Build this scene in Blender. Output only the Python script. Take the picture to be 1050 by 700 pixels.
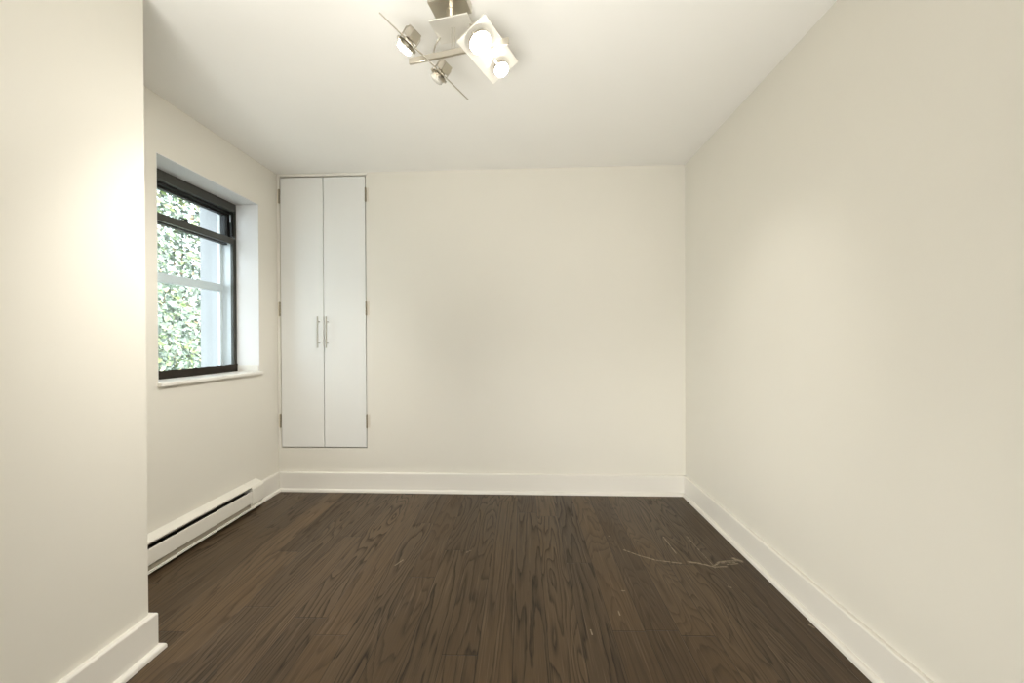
import bpy, bmesh, math, random
from mathutils import Vector, Matrix

for o in list(bpy.data.objects):
    bpy.data.objects.remove(o)
scene = bpy.context.scene
COL = scene.collection

# ------------------------------------------------------------------ camera
cam_data = bpy.data.cameras.new('camera')
cam_data.sensor_width = 36.0
cam_data.lens = 400.0 / 1050.0 * 36.0
cam_data.clip_start = 0.02
cam = bpy.data.objects.new('camera', cam_data)
COL.objects.link(cam)
YAW, PITCH, ROLL, EYE = 0.0272, -0.0043, -0.0048, 1.1547
_f = Vector((-math.sin(YAW) * math.cos(PITCH), math.cos(YAW) * math.cos(PITCH), math.sin(PITCH)))
_r = Vector((math.cos(YAW), math.sin(YAW), 0))
_u = _r.cross(_f)
_r2 = _r * math.cos(ROLL) + _u * math.sin(ROLL)
_u2 = _u * math.cos(ROLL) - _r * math.sin(ROLL)
cam.matrix_world = Matrix(((_r2.x, _u2.x, -_f.x, 0), (_r2.y, _u2.y, -_f.y, 0),
                           (_r2.z, _u2.z, -_f.z, EYE), (0, 0, 0, 1)))
scene.camera = cam

# ------------------------------------------------------------------ view, sky, sun, large lights
vs = scene.view_settings
vs.view_transform = 'Standard'
vs.look = 'None'
vs.gamma = 1.0
vs.use_curve_mapping = False
vs.exposure = 0.2

SKY_STRENGTH = 4.2
world = bpy.data.worlds.new('sky')
scene.world = world
world.use_nodes = True
wn = world.node_tree.nodes
bg = wn['Background']
bg.inputs['Color'].default_value = (0.86, 0.93, 1.0, 1)
bg.inputs['Strength'].default_value = SKY_STRENGTH

sun_d = bpy.data.lights.new('sun', 'SUN')
sun_d.energy = 10.0
sun_d.angle = math.radians(3)
sun_d.color = (1.0, 0.97, 0.92)
sun = bpy.data.objects.new('sun', sun_d)
COL.objects.link(sun)
sun.rotation_euler = Vector((-0.75, 0.25, -0.62)).to_track_quat('-Z', 'Y').to_euler()

def area_light(name, loc, direction, sx, sy, energy, color, spread=180):
    d = bpy.data.lights.new(name, 'AREA')
    d.shape = 'RECTANGLE'
    d.size, d.size_y = sx, sy
    d.spread = math.radians(spread)
    d.energy = energy
    d.color = color
    o = bpy.data.objects.new(name, d)
    COL.objects.link(o)
    o.location = loc
    o.rotation_euler = Vector(direction).to_track_quat('-Z', 'Y').to_euler()
    return o

# added fill lights behind the camera, out of view, to even out the brightness
WARM = (1.0, 0.985, 0.935)
area_light('fill_up_behind', (-0.2, -0.9, 0.30), (0, 0.85, 1), 1.7, 0.6, 18.5, WARM, 75)
area_light('fill_low_behind', (-0.1, -0.9, 0.35), (0, 1, -0.12), 2.2, 0.6, 8.5, WARM, 90)
area_light('fill_side_behind', (-1.33, -0.65, 0.6), (1, 1.3, -0.05), 1.2, 0.9, 11.7, WARM, 60)

# ------------------------------------------------------------------ room dimensions (metres)
H = 2.44
XL, XR, XN = -1.8932, 1.2026, -1.386
YN = 1.3987
DL, DR = 2.9667, 2.9185
YF = -2.5
X_OUT = -2.32
BH, BT, ST = 0.145, 0.019, 0.0175          # baseboard height, board and shoe thickness
WY0, WY1, WZ0, WZ1 = 1.974, 2.757, 0.936, 2.136   # window opening
_bl = math.hypot(XR - XL, DR - DL)
BA = Vector(((XR - XL) / _bl, (DR - DL) / _bl, 0))   # along the back wall
BN = Vector((BA.y, -BA.x, 0))                         # into the room

def bw(s, d, z):
    return Vector((XL, DL, 0)) + BA * s + BN * d + Vector((0, 0, z))

# ------------------------------------------------------------------ mesh helpers
class MB:
    def __init__(self):
        self.bm = bmesh.new()

    def hexa(self, p):          # 8 points: bottom 4, top 4
        v = [self.bm.verts.new(Vector(q)) for q in p]
        for f in ((3, 2, 1, 0), (4, 5, 6, 7), (0, 1, 5, 4), (1, 2, 6, 5), (2, 3, 7, 6), (3, 0, 4, 7)):
            self.bm.faces.new([v[i] for i in f])
        return self

    def box(self, a, b):
        x0, y0, z0 = (min(a[i], b[i]) for i in range(3))
        x1, y1, z1 = (max(a[i], b[i]) for i in range(3))
        return self.hexa([(x0, y0, z0), (x1, y0, z0), (x1, y1, z0), (x0, y1, z0),
                          (x0, y0, z1), (x1, y0, z1), (x1, y1, z1), (x0, y1, z1)])

    def fbox(self, fn, a, b):
        x0, y0, z0 = (min(a[i], b[i]) for i in range(3))
        x1, y1, z1 = (max(a[i], b[i]) for i in range(3))
        return self.hexa([fn(*q) for q in [(x0, y0, z0), (x1, y0, z0), (x1, y1, z0), (x0, y1, z0),
                                           (x0, y0, z1), (x1, y0, z1), (x1, y1, z1), (x0, y1, z1)]])

    def obox(self, c, ax, ay, az, sx, sy, sz):     # oriented box
        c = Vector(c)
        P = lambda i, j, k: c + ax * (i * sx / 2) + ay * (j * sy / 2) + az * (k * sz / 2)
        return self.hexa([P(-1, -1, -1), P(1, -1, -1), P(1, 1, -1), P(-1, 1, -1),
                          P(-1, -1, 1), P(1, -1, 1), P(1, 1, 1), P(-1, 1, 1)])

    def tube(self, pts, r, n=12, r_list=None, cap=True):
        pts = [Vector(p) for p in pts]
        rings = []
        up = None
        for i, p in enumerate(pts):
            t = (pts[min(i + 1, len(pts) - 1)] - pts[max(i - 1, 0)]).normalized()
            if up is None:
                up = t.orthogonal().normalized()
            up = (up - t * up.dot(t)).normalized()
            sd = t.cross(up)
            rr = r_list[i] if r_list else r
            rings.append([self.bm.verts.new(p + (up * math.cos(2 * math.pi * k / n) + sd * math.sin(2 * math.pi * k / n)) * rr)
                          for k in range(n)])
        for a, b in zip(rings, rings[1:]):
            for k in range(n):
                self.bm.faces.new((a[k], a[(k + 1) % n], b[(k + 1) % n], b[k]))
        if cap:
            self.bm.faces.new(rings[0][::-1])
            self.bm.faces.new(rings[-1])
        return self

    def lathe(self, c, axis, prof, n=24, cap0=True, cap1=True):   # prof: (distance along axis, radius)
        c, axis = Vector(c), Vector(axis).normalized()
        e1 = axis.orthogonal().normalized()
        e2 = axis.cross(e1)
        rings = [[self.bm.verts.new(c + axis * h + (e1 * math.cos(2 * math.pi * k / n) + e2 * math.sin(2 * math.pi * k / n)) * r)
                  for k in range(n)] for h, r in prof]
        for a, b in zip(rings, rings[1:]):
            for k in range(n):
                self.bm.faces.new((a[k], a[(k + 1) % n], b[(k + 1) % n], b[k]))
        if cap0:
            self.bm.faces.new(rings[0][::-1])
        if cap1:
            self.bm.faces.new(rings[-1])
        return self

    def sweep(self, path, prof, side):
        """profile (d, z) swept along a floor path with mitred corners; d is measured to the side of the path"""
        P = [Vector((p[0], p[1], 0)) for p in path]
        nrm = []
        for a, b in zip(P, P[1:]):
            t = (b - a).normalized()
            nrm.append(Vector((t.y, -t.x, 0)) * side)
        rings = []
        for i, p in enumerate(P):
            if i == 0:
                m = nrm[0]
            elif i == len(P) - 1:
                m = nrm[-1]
            else:
                m = (nrm[i - 1] + nrm[i]).normalized()
                m = m / max(m.dot(nrm[i]), 0.2)
            rings.append([self.bm.verts.new(p + m * d + Vector((0, 0, z))) for d, z in prof])
        n = len(prof)
        for a, b in zip(rings, rings[1:]):
            for k in range(n):
                self.bm.faces.new((a[k], a[(k + 1) % n], b[(k + 1) % n], b[k]))
        self.bm.faces.new(rings[0][::-1])
        self.bm.faces.new(rings[-1])
        return self

    def build(self, name, mat, parent=None, bevel=0.0, smooth=False, seg=2):
        bmesh.ops.recalc_face_normals(self.bm, faces=self.bm.faces)
        root = Vector((0, 0, 0))
        if parent is not None:
            q = parent
            while q is not None:
                root = root + q.location
                q = q.parent
        me = bpy.data.meshes.new(name)
        # origin of every part at the middle of its own shape
        if parent is not None:
            cs = [v.co for v in self.bm.verts]
            mid = Vector([(min(c[i] for c in cs) + max(c[i] for c in cs)) / 2 for i in range(3)])
        else:
            mid = Vector((0, 0, 0))
        for v in self.bm.verts:
            v.co -= mid
        self.bm.to_mesh(me)
        self.bm.free()
        me.materials.append(mat)
        if smooth:
            for p in me.polygons:
                p.use_smooth = True
            me.set_sharp_from_angle(angle=math.radians(35))
        o = bpy.data.objects.new(name, me)
        COL.objects.link(o)
        o.location = mid - root
        if parent is not None:
            o.parent = parent
        if bevel:
            m = o.modifiers.new('bevel', 'BEVEL')
            m.width = bevel
            m.segments = seg
            m.limit_method = 'ANGLE'
            m.angle_limit = math.radians(40)
        return o


def structure(o):
    o['kind'] = 'structure'
    return o

def thing(name, label, cat, loc, group=None):
    o = bpy.data.objects.new(name, None)
    o.empty_display_size = 0.1
    COL.objects.link(o)
    o.location = loc
    o['label'] = label
    o['category'] = cat
    if group:
        o['group'] = group
    return o

# ------------------------------------------------------------------ materials
class NT:
    def __init__(self, name):
        self.m = bpy.data.materials.new(name)
        self.m.use_nodes = True
        self.t = self.m.node_tree
        self.b = self.t.nodes['Principled BSDF']

    def n(self, typ, **kw):
        x = self.t.nodes.new(typ)
        for k, v in kw.items():
            setattr(x, k, v)
        return x

    def l(self, a, b):
        self.t.links.new(a, b)

    def val(self, sock, v):
        if hasattr(v, 'links'):
            self.l(v, sock)
        else:
            sock.default_value = v

    def math(self, op, a, b=0.0, c=0.0, clamp=False):
        x = self.n('ShaderNodeMath', operation=op, use_clamp=clamp)
        for i, v in enumerate((a, b, c)):
            self.val(x.inputs[i], v)
        return x.outputs[0]

    def mix(self, fac, a, b, mode='MIX'):
        x = self.n('ShaderNodeMix', data_type='RGBA', blend_type=mode)
        self.val(x.inputs[0], fac)
        for i, v in ((6, a), (7, b)):
            if isinstance(v, tuple):
                v = (*v[:3], 1)
            self.val(x.inputs[i], v)
        return x.outputs[2]

    def noise(self, vec, scale, detail=2.0, rough=0.5, distort=0.0):
        x = self.n('ShaderNodeTexNoise')
        self.val(x.inputs['Vector'], vec)
        x.inputs['Scale'].default_value = scale
        x.inputs['Detail'].default_value = detail
        x.inputs['Roughness'].default_value = rough
        x.inputs['Distortion'].default_value = distort
        return x.outputs['Fac']

    def comb(self, x, y, z):
        c = self.n('ShaderNodeCombineXYZ')
        for i, v in enumerate((x, y, z)):
            self.val(c.inputs[i], v)
        return c.outputs[0]

    def ramp(self, fac, stops):
        r = self.n('ShaderNodeValToRGB')
        self.l(fac, r.inputs[0])
        e = r.color_ramp.elements
        while len(e) < len(stops):
            e.new(0.5)
        for el, (p, c) in zip(e, stops):
            el.position = p
            el.color = (*c, 1) if isinstance(c, tuple) else (c, c, c, 1)
        return r.outputs[0]

    def bump(self, height, strength, dist):
        b = self.n('ShaderNodeBump')
        b.inputs['Strength'].default_value = strength
        b.inputs['Distance'].default_value = dist
        self.l(height, b.inputs['Height'])
        self.l(b.outputs[0], self.b.inputs['Normal'])


def paint(name, col, rough=0.5, spec=0.35, bump=0.15, var=0.015):
    k = NT(name)
    tc = k.n('ShaderNodeTexCoord').outputs['Object']
    n1 = k.noise(tc, 3.0, 3)
    lo = tuple(c * (1 - var) for c in col)
    hi = tuple(min(1, c * (1 + var)) for c in col)
    k.l(k.mix(n1, lo, hi), k.b.inputs['Base Color'])
    k.b.inputs['Roughness'].default_value = rough
    k.b.inputs['Specular IOR Level'].default_value = spec
    if bump:
        k.bump(k.noise(tc, 260.0, 3), bump, 0.0006)
    return k.m

def metal(name, col, rough, metallic=1.0):
    k = NT(name)
    tc = k.n('ShaderNodeTexCoord').outputs['Object']
    n1 = k.noise(tc, 180.0, 2)
    k.l(k.mix(n1, tuple(c * 0.94 for c in col), col), k.b.inputs['Base Color'])
    k.b.inputs['Metallic'].default_value = metallic
    k.l(k.ramp(n1, [(0, rough * 0.85), (1, rough * 1.15)]), k.b.inputs['Roughness'])
    return k.m

M = {}
M['wall'] = paint('wall_paint', (0.80, 0.77, 0.69), 0.42, 0.35)
M['ceiling'] = paint('ceiling_paint', (0.92, 0.905, 0.865), 0.7, 0.25)
M['trim'] = paint('trim_paint', (0.83, 0.80, 0.735), 0.3, 0.45, 0.05)
M['door'] = paint('door_paint', (0.83, 0.83, 0.80), 0.3, 0.5, 0.05)
M['reveal'] = paint('reveal_paint', (0.80, 0.79, 0.78), 0.5, 0.3)
M['heater'] = paint('heater_enamel', (0.84, 0.81, 0.73), 0.3, 0.45, 0.0)
M['slot'] = paint('slot_dark', (0.075, 0.062, 0.042), 0.6, 0.2, 0.0)
M['channel'] = paint('channel_shade_grey', (0.36, 0.33, 0.26), 0.5, 0.3, 0.0)  # grey tone holds the shade below the heater's front panel
M['fin'] = metal('fin_aluminium', (0.30, 0.28, 0.25), 0.45)
M['frame'] = paint('bronze_frame', (0.052, 0.052, 0.043), 0.4, 0.5, 0.05, 0.06)
M['black'] = paint('black_frame', (0.012, 0.012, 0.011), 0.45, 0.45, 0.0)
M['strip'] = paint('dark_strip', (0.026, 0.02, 0.015), 0.7, 0.2, 0.4, 0.2)
M['storm'] = paint('storm_aluminium', (0.80, 0.84, 0.86), 0.4, 0.5, 0.0)
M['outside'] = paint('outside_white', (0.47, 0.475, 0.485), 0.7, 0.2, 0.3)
M['nickel'] = metal('satin_nickel', (0.62, 0.58, 0.50), 0.34)
M['nickel_pale_glare'] = metal('pale_glare_nickel', (0.88, 0.86, 0.80), 0.42, 0.55)  # made paler so the right plate looks washed out by bulb glare
M['steel'] = metal('brushed_steel', (0.60, 0.57, 0.51), 0.3)
M['hinge'] = metal('aged_hinge', (0.36, 0.32, 0.24), 0.42)
M['garden_ground'] = paint('garden_ground', (0.55, 0.54, 0.50), 0.9, 0.1, 0.5, 0.2)
M['bark'] = paint('bark', (0.16, 0.12, 0.08), 0.9, 0.1, 0.6, 0.2)

def glass_material(name):
    k = NT(name)
    out = k.t.nodes['Material Output']
    tr = k.n('ShaderNodeBsdfTransparent')
    tr.inputs[0].default_value = (0.95, 0.97, 0.97, 1)
    gl = k.n('ShaderNodeBsdfGlossy')
    gl.inputs['Roughness'].default_value = 0.02
    lw = k.n('ShaderNodeLayerWeight')
    lw.inputs['Blend'].default_value = 0.5
    fac = k.math('ADD', 0.03, k.math('MULTIPLY', k.math('POWER', lw.outputs['Facing'], 5.0), 0.6))
    mx = k.n('ShaderNodeMixShader')
    k.l(fac, mx.inputs[0])
    k.l(tr.outputs[0], mx.inputs[1])
    k.l(gl.outputs[0], mx.inputs[2])
    k.l(mx.outputs[0], out.inputs[0])
    return k.m
M['glass'] = glass_material('window_glass')

def emission_material(name, col, strength):
    k = NT(name)
    k.b.inputs['Base Color'].default_value = (*col, 1)
    k.b.inputs['Emission Color'].default_value = (*col, 1)
    k.b.inputs['Emission Strength'].default_value = strength
    return k.m
M['bulb'] = emission_material('lit_bulb', (1.0, 0.95, 0.86), 40.0)
M['bulb_off'] = paint('unlit_bulb', (0.6, 0.58, 0.52), 0.25, 0.5, 0.0)

def leaf_material():
    k = NT('ivy_leaf')
    tc = k.n('ShaderNodeTexCoord').outputs['Object']
    gi = k.n('ShaderNodeNewGeometry').outputs['Random Per Island']
    base = k.ramp(gi, [(0.0, (0.05, 0.075, 0.05)), (0.25, (0.15, 0.195, 0.145)), (0.55, (0.27, 0.32, 0.28)), (0.8, (0.24, 0.34, 0.08)),
                       (0.92, (0.44, 0.40, 0.27)), (1.0, (0.46, 0.25, 0.13))])
    n = k.noise(tc, 1.6, 2)
    k.l(k.mix(k.ramp(n, [(0.35, 0.0), (0.65, 0.5)]), base, (0.38, 0.43, 0.37)), k.b.inputs['Base Color'])
    k.b.inputs['Roughness'].default_value = 0.4
    k.b.inputs['Transmission Weight'].default_value = 0.0
    return k.m
M['leaf'] = leaf_material()

def floor_material():
    W, L = 0.1305, 1.55
    k = NT('dark_oak_boards')
    sep = k.n('ShaderNodeSeparateXYZ')
    k.l(k.n('ShaderNodeTexCoord').outputs['Object'], sep.inputs[0])
    X, Y = sep.outputs[0], sep.outputs[1]
    u = k.math('DIVIDE', k.math('ADD', X, 10 * W + 0.0405), W)
    iu = k.math('FLOOR', u)
    fu = k.math('FRACT', u)
    wn1 = k.n('ShaderNodeTexWhiteNoise', noise_dimensions='1D')
    k.l(iu, wn1.inputs['W'])
    r1 = wn1.outputs['Value']
    v = k.math('DIVIDE', k.math('ADD', Y, k.math('MULTIPLY', r1, 9.7)), L)
    iv = k.math('FLOOR', v)
    fv = k.math('FRACT', v)
    wn2 = k.n('ShaderNodeTexWhiteNoise', noise_dimensions='2D')
    k.l(k.comb(iu, iv, 0.0), wn2.inputs['Vector'])
    r2 = wn2.outputs['Value']
    sc = k.n('ShaderNodeSeparateColor')
    k.l(wn2.outputs['Color'], sc.inputs[0])
    r3, r4 = sc.outputs[1], sc.outputs[2]
    # cathedral grain: contour bands of a stretched noise field, different on every board
    gv = k.comb(k.math('ADD', k.math('MULTIPLY', X, 8.0), k.math('MULTIPLY', r2, 37.0)),
                k.math('ADD', k.math('MULTIPLY', Y, k.math('ADD', 0.25, k.math('MULTIPLY', r3, 1.35))), k.math('MULTIPLY', r3, 23.0)),
                k.math('MULTIPLY', r4, 11.0))
    field = k.noise(gv, 1.0, 1.6, 0.42, 0.25)
    wob = k.noise(k.comb(k.math('MULTIPLY', X, 40.0), k.math('MULTIPLY', Y, 7.0), r2), 1.0, 2, 0.5)
    ph = k.math('ADD', k.math('MULTIPLY', field, 17.0), k.math('MULTIPLY', wob, 0.75))
    band = k.math('FRACT', ph)
    line = k.ramp(band, [(0.0, 1.0), (0.12, 0.62), (0.38, 0.14), (0.88, 0.0), (1.0, 1.0)])
    pore = k.noise(k.comb(k.math('MULTIPLY', X, 330.0), k.math('MULTIPLY', Y, 9.0), r3), 1.0, 2, 0.6)
    porem = k.ramp(pore, [(0.42, 0.0), (0.66, 1.0)])
    cloud = k.noise(k.comb(k.math('MULTIPLY', X, 3.2), k.math('MULTIPLY', Y, 1.3), 0.0), 1.0, 3, 0.55)
    tone = k.ramp(r2, [(0.0, (0.072, 0.044, 0.022)), (0.5, (0.108, 0.067, 0.033)), (1.0, (0.148, 0.093, 0.047))])
    grey = k.mix(k.math('MULTIPLY', r4, 0.35), tone, (0.105, 0.076, 0.047))
    c1 = k.mix(k.ramp(cloud, [(0.3, 0.45), (0.7, 0.0)]), grey, (0.060, 0.040, 0.024))
    dark = k.math('MULTIPLY', k.math('MULTIPLY', line, k.math('ADD', 0.4, k.math('MULTIPLY', r4, 0.65))), k.math('ADD', 0.78, k.math('MULTIPLY', porem, 0.35)), clamp=True)
    c2 = k.mix(dark, c1, (0.016, 0.010, 0.006))
    c3 = k.mix(k.math('MULTIPLY', porem, 0.20), c2, (0.028, 0.019, 0.012))
    pale_streak = k.ramp(k.noise(k.comb(k.math('MULTIPLY', X, 190.0), k.math('MULTIPLY', Y, 3.0), r4), 1.0, 2, 0.6), [(0.56, 0.0), (0.76, 0.5)])  # pale streaks along the grain
    c4 = k.mix(pale_streak, c3, (0.20, 0.14, 0.088))
    # board seams and butt joints
    du = k.math('MULTIPLY', k.math('SUBTRACT', 0.5, k.math('ABSOLUTE', k.math('SUBTRACT', fu, 0.5))), W)
    dv = k.math('MULTIPLY', k.math('SUBTRACT', 0.5, k.math('ABSOLUTE', k.math('SUBTRACT', fv, 0.5))), L)
    seam = k.math('MAXIMUM', k.ramp(k.math('MULTIPLY', du, 100.0), [(0.07, 1.0), (0.17, 0.0)]),
                  k.ramp(k.math('MULTIPLY', dv, 100.0), [(0.10, 1.0), (0.22, 0.0)]))
    c5 = k.mix(k.math('MULTIPLY', seam, k.math('ADD', 0.55, k.math('MULTIPLY', r1, 0.45))), c4, (0.012, 0.008, 0.006))

    # scratches and chips worn through the stain near the right wall
    def seg(ax, ay, bx, by, w):
        dx, dy = bx - ax, by - ay
        ll = dx * dx + dy * dy
        px, py = k.math('SUBTRACT', X, ax), k.math('SUBTRACT', Y, ay)
        t = k.math('DIVIDE', k.math('ADD', k.math('MULTIPLY', px, dx), k.math('MULTIPLY', py, dy)), ll, clamp=True)
        qx = k.math('SUBTRACT', px, k.math('MULTIPLY', t, dx))
        qy = k.math('SUBTRACT', py, k.math('MULTIPLY', t, dy))
        d = k.math('SQRT', k.math('ADD', k.math('MULTIPLY', qx, qx), k.math('MULTIPLY', qy, qy)))
        return k.math('SUBTRACT', 1.0, k.math('DIVIDE', d, w), clamp=True)
    segs = [(0.55, 2.15, 0.62, 2.095, .006), (0.62, 2.095, 0.69, 2.054, .007), (0.69, 2.054, 0.81, 2.028, .006),
            (0.854, 2.042, 0.90, 2.030, .010), (0.90, 2.030, 0.966, 1.998, .009), (0.966, 1.998, 1.03, 2.002, .006),
            (0.975, 2.01, 1.01, 2.043, .008), (1.01, 2.043, 1.055, 2.052, .007), (1.055, 2.052, 1.11, 2.055, .007),
            (1.105, 2.075, 1.128, 2.052, .016), (1.04, 2.02, 1.10, 2.03, .005), (1.02, 2.035, 1.09, 2.04, .005),
            (0.816, 2.299, 0.822, 2.12, .004), (0.955, 2.31, 0.966, 1.99, .0028),
            (0.402, 1.665, 0.402, 1.64, .004), (0.45, 1.80, 0.462, 1.80, .005), (0.265, 1.555, 0.267, 1.53, .004),
            (0.955, 1.84, 0.962, 1.835, .006), (-0.66, 1.98, -0.635, 2.03, .005), (0.50, 2.30, 0.506, 2.30, .005),
            (1.150, 1.60, 1.158, 1.585, .006), (-0.31, 2.11, -0.29, 2.13, .004)]
    mask = None
    for s in segs:
        d = seg(*s)
        mask = d if mask is None else k.math('MAXIMUM', mask, d)
    brk = k.ramp(k.noise(k.comb(X, Y, 0.0), 70.0, 3, 0.6), [(0.35, 0.1), (0.6, 1.0)])
    mask = k.math('MULTIPLY', k.math('MULTIPLY', mask, 1.6), brk, clamp=True)
    c6 = k.mix(k.math('MULTIPLY', mask, 0.68), c5, (0.40, 0.32, 0.22))
    k.l(c6, k.b.inputs['Base Color'])
    rg = k.math('ADD', k.ramp(cloud, [(0.3, 0.30), (0.7, 0.44)]), k.math('MULTIPLY', dark, 0.15))
    k.l(rg, k.b.inputs['Roughness'])
    k.b.inputs['Specular IOR Level'].default_value = 0.25
    hgt = k.math('SUBTRACT', k.math('MULTIPLY', k.math('ADD', dark, k.math('MULTIPLY', porem, 0.4)), -0.35), k.math('MULTIPLY', seam, 1.2))
    k.bump(hgt, 0.35, 0.0012)
    return k.m
M['floor'] = floor_material()

# ------------------------------------------------------------------ setting: shell
structure(MB().box((X_OUT, YF - 0.2, -0.12), (XR + 0.2, DL + 0.55, 0)).build('floor', M['floor']))
structure(MB().box((X_OUT, YF - 0.2, H), (XR + 0.2, DL + 0.55, H + 0.25)).build('ceiling', M['ceiling']))
structure(MB().box((XR, YF - 0.2, 0), (XR + 0.2, DL + 0.5, H)).build('wall_right', M['wall']))
structure(MB().box((XN, YF - 0.2, 0), (XR, YF, H)).build('wall_front', M['wall']))
structure(MB().box((X_OUT, YF - 0.2, 0), (XN, YN, H)).build('wall_near', M['wall']))
wl = MB()
wl.box((X_OUT, YN, 0), (XL, WY0, H))
wl.box((X_OUT, WY1, 0), (XL, DL + 0.5, H))
wl.box((X_OUT, WY0, 0), (XL, WY1, WZ0))
wl.box((X_OUT, WY0, WZ1), (XL, WY1, H))
structure(wl.build('wall_left', M['wall']))
# white plaster lining the window opening
e = 0.003
rv = MB()
def lining(name, xa, xb, mat):
    rv = MB()
    rv.box((xa, WY1 - e, WZ0), (xb, WY1, WZ1 - e))
    rv.box((xa, WY0, WZ0), (xb, WY0 + e, WZ1 - e))
    rv.box((xa, WY0, WZ1 - e), (xb, WY1, WZ1))
    structure(rv.build(name, mat))
lining('trim_1', -2.16, XL - 0.0005, M['reveal'])
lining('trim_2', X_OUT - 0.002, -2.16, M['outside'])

# back wall with the closet recess
CL, CR, CM = 0.0229, 0.6994, 0.3657      # closet opening along the wall, from the left corner
CZ0, CZ1 = 0.3299, 2.4185
wb = MB()
T = 0.45
wb.fbox(bw, (-0.0, 0, 0), (CL, -T, H))
wb.fbox(bw, (CR, 0, 0), (_bl + 0.01, -T, H))
wb.fbox(bw, (CL, 0, 0), (CR, -T, CZ0))
wb.fbox(bw, (CL, 0, CZ1), (CR, -T, H))
wb.fbox(bw, (CL, -T + 0.05, CZ0), (CR, -T, CZ1))
structure(wb.build('wall_back', M['wall']))

# ------------------------------------------------------------------ baseboards (board with eased top and quarter-round shoe)
def prof():
    p = [(0, 0), (BT + ST, 0), (BT + ST, 0.008)]
    for i in range(1, 5):
        a = math.pi / 2 * i / 4
        p.append((BT + 0.002 + (ST - 0.002) * math.cos(a), 0.008 + 0.014 * math.sin(a)))
    p += [(BT, 0.022), (BT, BH - 0.006), (BT - 0.003, BH - 0.0015), (BT - 0.006, BH), (0, BH)]
    return p
structure(MB().sweep([(XL + 0.001, DL), (XR, DR)], prof(), 1).build('baseboard_back', M['trim']))
structure(MB().sweep([(XR, DR), (XR, YF)], prof(), 1).build('baseboard_right', M['trim']))
HY0, HY1 = 1.47, 2.70                     # heater extent along the left wall
structure(MB().sweep([(XL, HY1 + 0.001), (XL, DL)], prof(), 1).build('baseboard_left', M['trim']))
structure(MB().sweep([(XN, YF), (XN, YN), (XL, YN)], prof(), 1).build('baseboard_near', M['trim']))

# ------------------------------------------------------------------ window
FX = -2.056
win = structure(bpy.data.objects.new('window_1', None))
COL.objects.link(win)
win.location = (FX, (WY0 + WY1) / 2, WZ0)
SZ = 0.940                                # sill surface
sill = MB()
sill.box((-2.16, WY0 + e, 0.920), (XL - 0.001, WY1 - e, SZ))
sill.box((XL - 0.002, WY0 - 0.004, 0.9185), (XL + 0.022, WY1 + 0.010, SZ - 0.003))
sill.build('window_sill', M['trim'], win, bevel=0.003)
MB().box((FX + 0.008, WY1 - 0.011, SZ), (XL - 0.003, WY1 - e, 0.981)).build('reveal_foot', M['trim'], win, bevel=0.002)  # thin trim strip at the foot of the far reveal
ya, yb = WY0 + e, WY1 - e
fr = MB()
fr.box((FX, ya, 2.076), (FX - 0.030, yb, WZ1 - e))
fr.box((FX - 0.030, ya, 2.10), (FX - 0.10, yb, WZ1 - e))
for y0, y1 in ((ya, ya + 0.008), (yb - 0.008, yb)):
    fr.box((FX, y0, SZ), (FX - 0.036, y1, 2.10))
fr.box((FX, ya, SZ), (FX - 0.10, yb, SZ + 0.012))
fr.build('window_frame', M['frame'], win, bevel=0.0015)
MB().box((FX - 0.032, ya + 0.012, 2.062), (FX - 0.098, yb - 0.012, 2.10)).build('head_track', M['black'], win)
# parting tracks at the sides above the lower sash
for sgn, y in ((1, ya + 0.012), (-1, yb - 0.012)):
    tr = MB()
    tr.box((FX - 0.012, y, 1.90), (FX - 0.018, y + sgn * 0.018, 2.074))
    tr.box((FX - 0.046, y, 1.90), (FX - 0.052, y + sgn * 0.018, 2.062))
    yw = y - sgn * 0.012
    tr.box((FX - 0.036, yw, 1.886), (FX - 0.10, y, 2.10))
    tr.build('side_track', M['black'], win)
    MB().box((FX - 0.036, yw, SZ + 0.012), (FX - 0.10, yw + sgn * 0.008, 1.886)).build('balance_track', M['storm'], win)
    MB().box((FX - 0.020, y, 2.00), (FX - 0.030, y + sgn * 0.010, 2.055)).build('balance_clip', M['storm'], win, bevel=0.002)

def sash(name, x0, x1, z0, z1, stile, top, bot, mat, y0, y1):
    s = MB()
    s.box((x0, y0, z0), (x1, y0 + stile, z1))
    s.box((x0, y1 - stile, z0), (x1, y1, z1))
    s.box((x0, y0 + stile, z1 - top), (x1, y1 - stile, z1))
    s.box((x0, y0 + stile, z0), (x1, y1 - stile, z0 + bot))
    o = s.build(name, mat, win, bevel=0.0015)
    xm = (x0 + x1) / 2
    g = MB().box((xm - 0.002, y0 + stile - 0.004, z0 + bot - 0.004), (xm + 0.002, y1 - stile + 0.004, z1 - top + 0.004))
    g.build('pane', M['glass'], o)
    return o
ls = sash('lower_sash', FX - 0.004, FX - 0.024, SZ + 0.013, 1.886, 0.017, 0.042, 0.030, M['frame'], ya + 0.0085, yb - 0.0085)
sash('upper_sash', FX - 0.054, FX - 0.084, 1.842, 2.062, 0.020, 0.014, 0.036, M['black'], ya + 0.014, yb - 0.014)
lk = MB()
lk.box((FX - 0.006, 2.30, 1.886), (FX - 0.028, 2.36, 1.893))
lk.tube([(FX - 0.016, 2.355, 1.893), (FX - 0.016, 2.355, 1.908)], 0.010, 12)
lk.obox((FX - 0.014, 2.335, 1.903), Vector((0, 1, 0)), Vector((1, 0, 0)), Vector((0, 0, 1)), 0.05, 0.010, 0.007)
lk.build('sash_lock', M['black'], ls, bevel=0.001)
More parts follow.
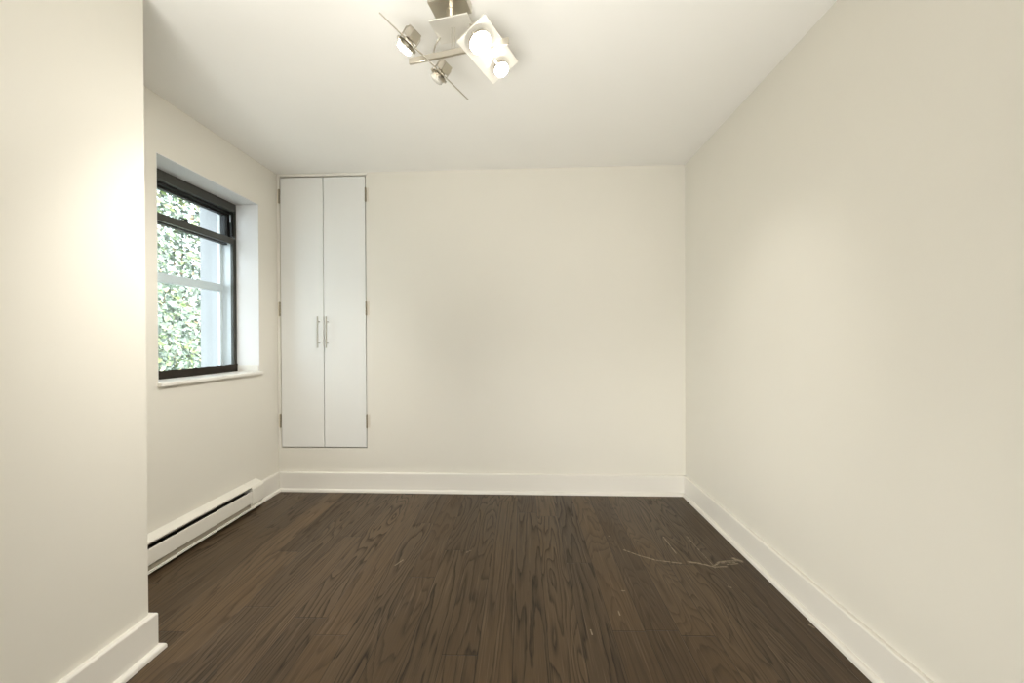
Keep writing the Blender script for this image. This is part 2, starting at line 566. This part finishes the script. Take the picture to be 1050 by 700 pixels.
# dark ragged weather strip along the foot of the lower sash
random.seed(4)
ws = MB()
N = 46
pts = []
for i in range(N + 1):
    y = ya + 0.002 + (yb - ya - 0.004) * i / N
    pts.append((y, SZ + 0.0005 + max(0, random.gauss(0.001, 0.0015)), 0.985 + random.gauss(0.004, 0.0016)))
for (y0, a0, b0), (y1, a1, b1) in zip(pts, pts[1:]):
    ws.hexa([(FX - 0.003, y0, a0), (FX + 0.006, y0, a0), (FX + 0.006, y1, a1), (FX - 0.003, y1, a1),
             (FX - 0.003, y0, b0), (FX + 0.006, y0, b0), (FX + 0.006, y1, b1), (FX - 0.003, y1, b1)])
ws.build('weather_strip', M['strip'], win)
# outer storm window in pale aluminium
st = MB()
x0, x1 = -2.150, -2.172
st.box((x0, ya, SZ), (x1, ya + 0.030, WZ1 - e))
st.box((x0, yb - 0.030, SZ), (x1, yb, WZ1 - e))
st.box((x0, ya + 0.03, 2.075), (x1, yb - 0.03, WZ1 - e))
st.box((x0, ya + 0.03, SZ), (x1, yb - 0.03, SZ + 0.03))
st.box((x0 + 0.008, ya + 0.03, 1.508), (x1, yb - 0.03, 1.562))
st.box((x0 + 0.010, yb - 0.044, SZ), (x0, yb - 0.030, 1.562))
stw = st.build('storm_frame', M['storm'], win, bevel=0.002)
MB().box((-2.160, ya + 0.028, SZ + 0.028), (-2.163, yb - 0.028, 2.077)).build('pane', M['glass'], stw)

# ------------------------------------------------------------------ built-in closet
closet = thing('closet', 'tall white built-in closet with two flat doors in the back wall', 'closet', bw((CL + CR) / 2, -0.02, CZ0))
cf = MB()
cf.fbox(bw, (CL, -0.024, CZ0), (CL + 0.004, -0.38, CZ1))
cf.fbox(bw, (CR - 0.004, -0.024, CZ0), (CR, -0.38, CZ1))
cf.fbox(bw, (CL, -0.024, CZ0), (CR, -0.38, CZ0 + 0.004))
cf.fbox(bw, (CL, -0.024, CZ1 - 0.004), (CR, -0.38, CZ1))
cf.fbox(bw, (CL, -0.376, CZ0), (CR, -0.39, CZ1))
cf.build('carcass', M['slot'], closet)
tf = MB()                                   # thin flush trim strips around the opening
tf.fbox(bw, (0.0015, 0, CZ0 - 0.0), (CL - 0.001, 0.004, H - 0.001))
tf.fbox(bw, (CL - 0.001, 0, CZ1 + 0.002), (CR + 0.012, 0.004, H - 0.001))
tf.build('frame', M['trim'], closet, bevel=0.001)
g = 0.006
def closet_door(s0, s1, hinge_s, hs, handle_s):
    d = MB().fbox(bw, (s0, 0.002, CZ0 + 0.008), (s1, -0.018, CZ1 - 0.009)).build('door', M['door'], closet, bevel=0.0015)
    hd = MB()
    hd.tube([bw(handle_s, 0.034, 1.100), bw(handle_s, 0.034, 1.340)], 0.0058, 14)
    for z in (1.140, 1.300):
        hd.tube([bw(handle_s, 0.002, z), bw(handle_s, 0.034, z)], 0.0045, 12)
    hd.build('handle', M['steel'], d, smooth=True)
    for z in (2.268, 1.400, 0.538):
        kn = MB()
        for j in range(5):
            za = z - 0.052 + j * 0.0208
            kn.tube([bw(hinge_s, 0.007, za + 0.0008), bw(hinge_s, 0.007, za + 0.02)], 0.0058, 12)
        kn.tube([bw(hinge_s, 0.007, z - 0.056), bw(hinge_s, 0.007, z + 0.056)], 0.0032, 10)
        h = kn.build('hinge', M['hinge'], d, smooth=True)
        wlf = min(0.020, abs(hinge_s) - 0.007) if hs < 0 else 0.022
        MB().fbox(bw, (hinge_s + hs * 0.003, 0.0045 if hs < 0 else 0.0005, z - 0.052),
                  (hinge_s + hs * wlf, 0.0065 if hs < 0 else 0.0025, z + 0.052)).build('hinge_leaf', M['hinge_leaf'], h)
    return d
M['hinge_leaf'] = paint('painted_leaf', (0.74, 0.69, 0.59), 0.4, 0.4, 0.0)
closet_door(CL + g, CM - g / 2, CL, -1, 0.333)
closet_door(CM + g / 2, CR - g, CR, 1, 0.399)

# ------------------------------------------------------------------ electric baseboard heater
heater = thing('baseboard_heater', 'long low white electric baseboard heater along the left wall under the window', 'heater', (XL, (HY0 + HY1) / 2, 0))
def hprof(name, pts, mat, y0=HY0, y1=HY1, parent=heater, bevel=0.0):
    m = MB()
    a = [m.bm.verts.new((XL + d, y0, z)) for d, z in pts]
    b = [m.bm.verts.new((XL + d, y1, z)) for d, z in pts]
    n = len(pts)
    for i in range(n):
        m.bm.faces.new((a[i], a[(i + 1) % n], b[(i + 1) % n], b[i]))
    m.bm.faces.new(a[::-1])
    m.bm.faces.new(b)
    return m.build(name, mat, parent, bevel=bevel)
EC = 2.585                                  # where the end cap starts
hprof('back_panel', [(0.001, 0.016), (0.004, 0.016), (0.004, 0.176), (0.046, 0.166), (0.051, 0.1635), (0.051, 0.1605),
                     (0.054, 0.1605), (0.054, 0.166), (0.050, 0.170), (0.006, 0.186), (0.001, 0.187)], M['heater'], HY0, EC)
hprof('front_panel', [(0.052, 0.136), (0.058, 0.136), (0.061, 0.133), (0.061, 0.060), (0.050, 0.054), (0.050, 0.058), (0.057, 0.062), (0.057, 0.131), (0.052, 0.132)], M['heater'], HY0, EC)
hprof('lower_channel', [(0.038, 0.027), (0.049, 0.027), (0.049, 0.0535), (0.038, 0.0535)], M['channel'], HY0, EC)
hprof('bottom_lip', [(0.030, 0.019), (0.064, 0.019), (0.064, 0.0265), (0.030, 0.0265)], M['heater'], HY0, EC, bevel=0.001)
hprof('wire_guard', [(0.047, 0.1525), (0.050, 0.1525), (0.050, 0.1560), (0.047, 0.1560)], M['fin'], HY0, EC)
fin = MB()
for i in range(105):
    y = HY0 + 0.01 + i * 0.0105
    fin.box((XL + 0.010, y, 0.07), (XL + 0.040, y + 0.001, 0.13))
fin.tube([(XL + 0.025, HY0 + 0.002, 0.10), (XL + 0.025, EC - 0.002, 0.10)], 0.007, 10)
fin.build('heating_element', M['fin'], heater)
hprof('inner_back', [(0.0042, 0.02), (0.006, 0.02), (0.006, 0.174), (0.0042, 0.174)], M['slot'], HY0 + .001, EC - .001)
hprof('end_cap', [(0.001, 0.016), (0.047, 0.016), (0.047, 0.030), (0.052, 0.036), (0.063, 0.052), (0.063, 0.150), (0.055, 0.166), (0.006, 0.1875), (0.001, 0.1875)],
      M['heater'], EC, HY1, bevel=0.0015)
hprof('end_flange', [(0.047, 0.019), (0.066, 0.019), (0.066, 0.025), (0.047, 0.030)], M['heater'], EC, HY1 - 0.01)

# ------------------------------------------------------------------ ceiling spotlight fixture
fix = thing('ceiling_spotlight', 'nickel ceiling spotlight with square canopy, crossbar and four spot heads on two tilted plates', 'ceiling light', (-0.27, 1.48, H))
Z = Vector((0, 0, 1))
ang = math.radians(-12)
ca, sa = Vector((math.cos(ang), math.sin(ang), 0)), Vector((-math.sin(ang), math.cos(ang), 0))
MB().obox((-0.268, 1.468, H - 0.018), ca, sa, Z, 0.145, 0.085, 0.036).build('canopy', M['nickel'], fix, bevel=0.002)
cb_, sb_ = Vector((math.cos(ang + .35), math.sin(ang + .35), 0)), Vector((-math.sin(ang + .35), math.cos(ang + .35), 0))
MB().obox((-0.262, 1.515, H - 0.078), ca, sa, Z, 0.155, 0.120, 0.006).build('backplate', M['nickel_pale_glare'], fix, bevel=0.0015)
MB().tube([(-0.266, 1.485, H - 0.076), (-0.266, 1.485, H - 0.034)], 0.02, 16).build('spacer', M['nickel'], fix, smooth=True)

RD = Vector((0.43, 0.90, 0)).normalized()           # direction both plates run in
def bez(p0, p1, p2, n=12):
    p0, p1, p2 = Vector(p0), Vector(p1), Vector(p2)
    return [p0 * (1 - t) ** 2 + p1 * 2 * t * (1 - t) + p2 * t * t for t in [i / n for i in range(n + 1)]]
xa, xb = Vector((-0.445, 1.545, 2.262)), Vector((-0.045, 1.450, 2.262))
xd = (xb - xa).normalized()
MB().obox((xa + xb) / 2, xd, Z.cross(xd), Z, (xb - xa).length, 0.010, 0.024).build('crossbar', M['nickel'], fix, bevel=0.002)
MB().tube(bez((-0.322, 1.550, 2.360), (-0.350, 1.555, 2.33), (-0.343, 1.522, 2.274)), 0.0032, 10).build('arm', M['nickel'], fix, smooth=True)
MB().tube(bez((-0.205, 1.530, 2.360), (-0.190, 1.530, 2.33), (-0.195, 1.487, 2.274)), 0.0032, 10).build('arm', M['nickel'], fix, smooth=True)
for dx in (-0.006, 0.006):
    MB().tube([(-0.262 + dx, 1.502, 2.360), (-0.262 + dx, 1.502, 2.272)], 0.0012, 8).build('wire', M['nickel'], fix)

def spot_head(c, n, lit, along, k=1.0):
    """head on the back of a plate; n points out of the bulb side"""
    c, n = Vector(c), Vector(n).normalized()
    sd = n.cross(along).normalized()
    b = MB()
    b.obox(c - n * 0.030, along, sd, n, 0.040, 0.034, 0.036)
    b.lathe(c - n * 0.012, n, [(0, 0.014), (0.012, 0.020), (0.016, 0.027 * k), (0.030, 0.0305 * k), (0.030, 0.028 * k), (0.012, 0.018)], 24)
    h = b.build('spot_head', M['nickel'], fix, bevel=0.002)
    y = MB()
    y.tube([c + along * 0.036 + n * 0.012, c + along * 0.036 - n * 0.034, c + along * 0.026 - n * 0.046,
            c - along * 0.026 - n * 0.046, c - along * 0.036 - n * 0.034, c - along * 0.036 + n * 0.012], 0.0028, 8)
    y.tube([c + along * 0.030 + n * 0.010, c + along * 0.044 + n * 0.010], 0.006, 12)
    y.tube([c - along * 0.044 + n * 0.010, c - along * 0.030 + n * 0.010], 0.006, 12)
    y.build('yoke', M['nickel'], h, smooth=True)
    MB().lathe(c, n, [(0.004, 0.020), (0.020, 0.0265 * k), (0.028, 0.0265 * k), (0.034, 0.021 * k), (0.037, 0.010 * k)], 24).build(
        'bulb', M['bulb'] if lit else M['bulb_off'], h, smooth=True)
    return h

def plate(c, wv, name='plate', length=0.44, width=0.115, mat='nickel'):
    wv = (wv - RD * wv.dot(RD)).normalized()
    n = RD.cross(wv)
    m = MB().obox(c, RD, wv, n, length, width, 0.005)
    o = m.build(name, M[mat], fix, bevel=0.001)
    return n, wv
PL = Vector((-0.3625, 1.5275, 2.25))
nL, wL = plate(PL, Vector((-0.885, 0.43, 1.10)))
if nL.z > 0:
    nL = -nL
PR = Vector((-0.122, 1.482, 2.246))
nR, wR = plate(PR, Vector((0.80, -0.38, 0.42)), length=0.26, width=0.13, mat='nickel_pale_glare')  # bulb glare over this plate is put into its pale colour
if nR.z > 0:
    nR = -nR
heads = [(PL - RD * 0.115, nL, True), (PL + RD * 0.075, nL, False), (PR - RD * 0.078, nR, True), (PR + RD * 0.078, nR, True)]
for c, n, lit in heads:
    spot_head(c + n * 0.004, n, lit, RD, 1.4 if c is heads[2][0] else 1.0)  # third head's bulb enlarged, its glare put into the size

def spot_lamp(loc, direction, energy, angle, blend=0.9, radius=0.03):
    d = bpy.data.lights.new('spot_beam', 'SPOT')
    d.energy = energy
    d.spot_size = math.radians(angle)
    d.spot_blend = blend
    d.shadow_soft_size = radius
    d.color = (1.0, 0.97, 0.92)
    o = bpy.data.objects.new('spot_beam', d)
    COL.objects.link(o)
    o.location = loc
    o.rotation_euler = Vector(direction).to_track_quat('-Z', 'Y').to_euler()
cA, cC, cD = heads[0][0] + nL * 0.075, heads[2][0] + nR * 0.075, heads[3][0] + nR * 0.075
spot_lamp(cA, Vector((-1.893, 2.15, 0.75)) - cA, 18, 115)
spot_lamp(cA, Vector((-1.893, 2.2, 0.2)) - cA, 62, 90)
spot_lamp(cA, Vector((-1.893, 2.30, 1.95)) - cA, 11, 62)
spot_lamp(cA, Vector((-1.386, 0.80, 1.95)) - cA, 4, 120)
spot_lamp(cD, Vector((1.203, 1.88, 1.18)) - cD, 13, 46, 1.0)

# ------------------------------------------------------------------ garden outside the window
structure(MB().box((-9, -1, -0.25), (X_OUT - 0.001, 12, -0.13)).build('ground_outside', M['garden_ground']))
random.seed(11)
hedge = thing('ivy_hedge', 'tall sunlit leafy hedge outside the window', 'hedge', (-4.6, 5.2, -0.13))
def leaf(m, c, nrm, size):
    nrm = nrm.normalized()
    a = nrm.orthogonal().normalized()
    a = Matrix.Rotation(random.uniform(0, 6.283), 3, nrm) @ a
    b = nrm.cross(a)
    w = size * random.uniform(0.55, 0.8)
    fold = nrm * (size * 0.18)
    p = [c - a * size * .5, c - a * size * .15 + b * w * .5 + fold, c + a * size * .22 + b * w * .38 + fold, c + a * size * .55,
         c + a * size * .22 - b * w * .38 + fold, c - a * size * .15 - b * w * .5 + fold]
    v = [m.bm.verts.new(q) for q in p]
    m.bm.faces.new((v[0], v[1], v[2], v[3]))
    m.bm.faces.new((v[0], v[3], v[4], v[5]))
lv = MB()
for i in range(34000):
    y = random.uniform(2.6, 8.2)
    z = random.uniform(-0.1, 4.7)
    x = -4.4 - random.random() ** 0.7 * 0.9 - 0.25 * math.sin(y * 2.1 + z * 1.3)
    if z > 4.1 + 0.35 * math.sin(y * 3.0) + 0.2 * math.sin(y * 7.7):
        continue
    leaf(lv, Vector((x, y, z)), Vector((1.0, random.gauss(-0.3, .6), random.gauss(0.5, .6))), random.uniform(0.045, 0.10))
lv.build('foliage', M['leaf'], hedge)
for i in range(12):
    y = 2.8 + i * 0.46
    s = MB()
    s.tube([(-5.5, y, -0.13), (-5.45 + random.gauss(0, .06), y + random.gauss(0, .1), 1.0), (-5.5, y + random.gauss(0, .15), 2.0), (-5.5, y + random.gauss(0, .2), 3.6)],
           0.02, 8, [0.028, 0.022, 0.015, 0.006])
    s.build('stem', M['bark'], hedge, smooth=True)
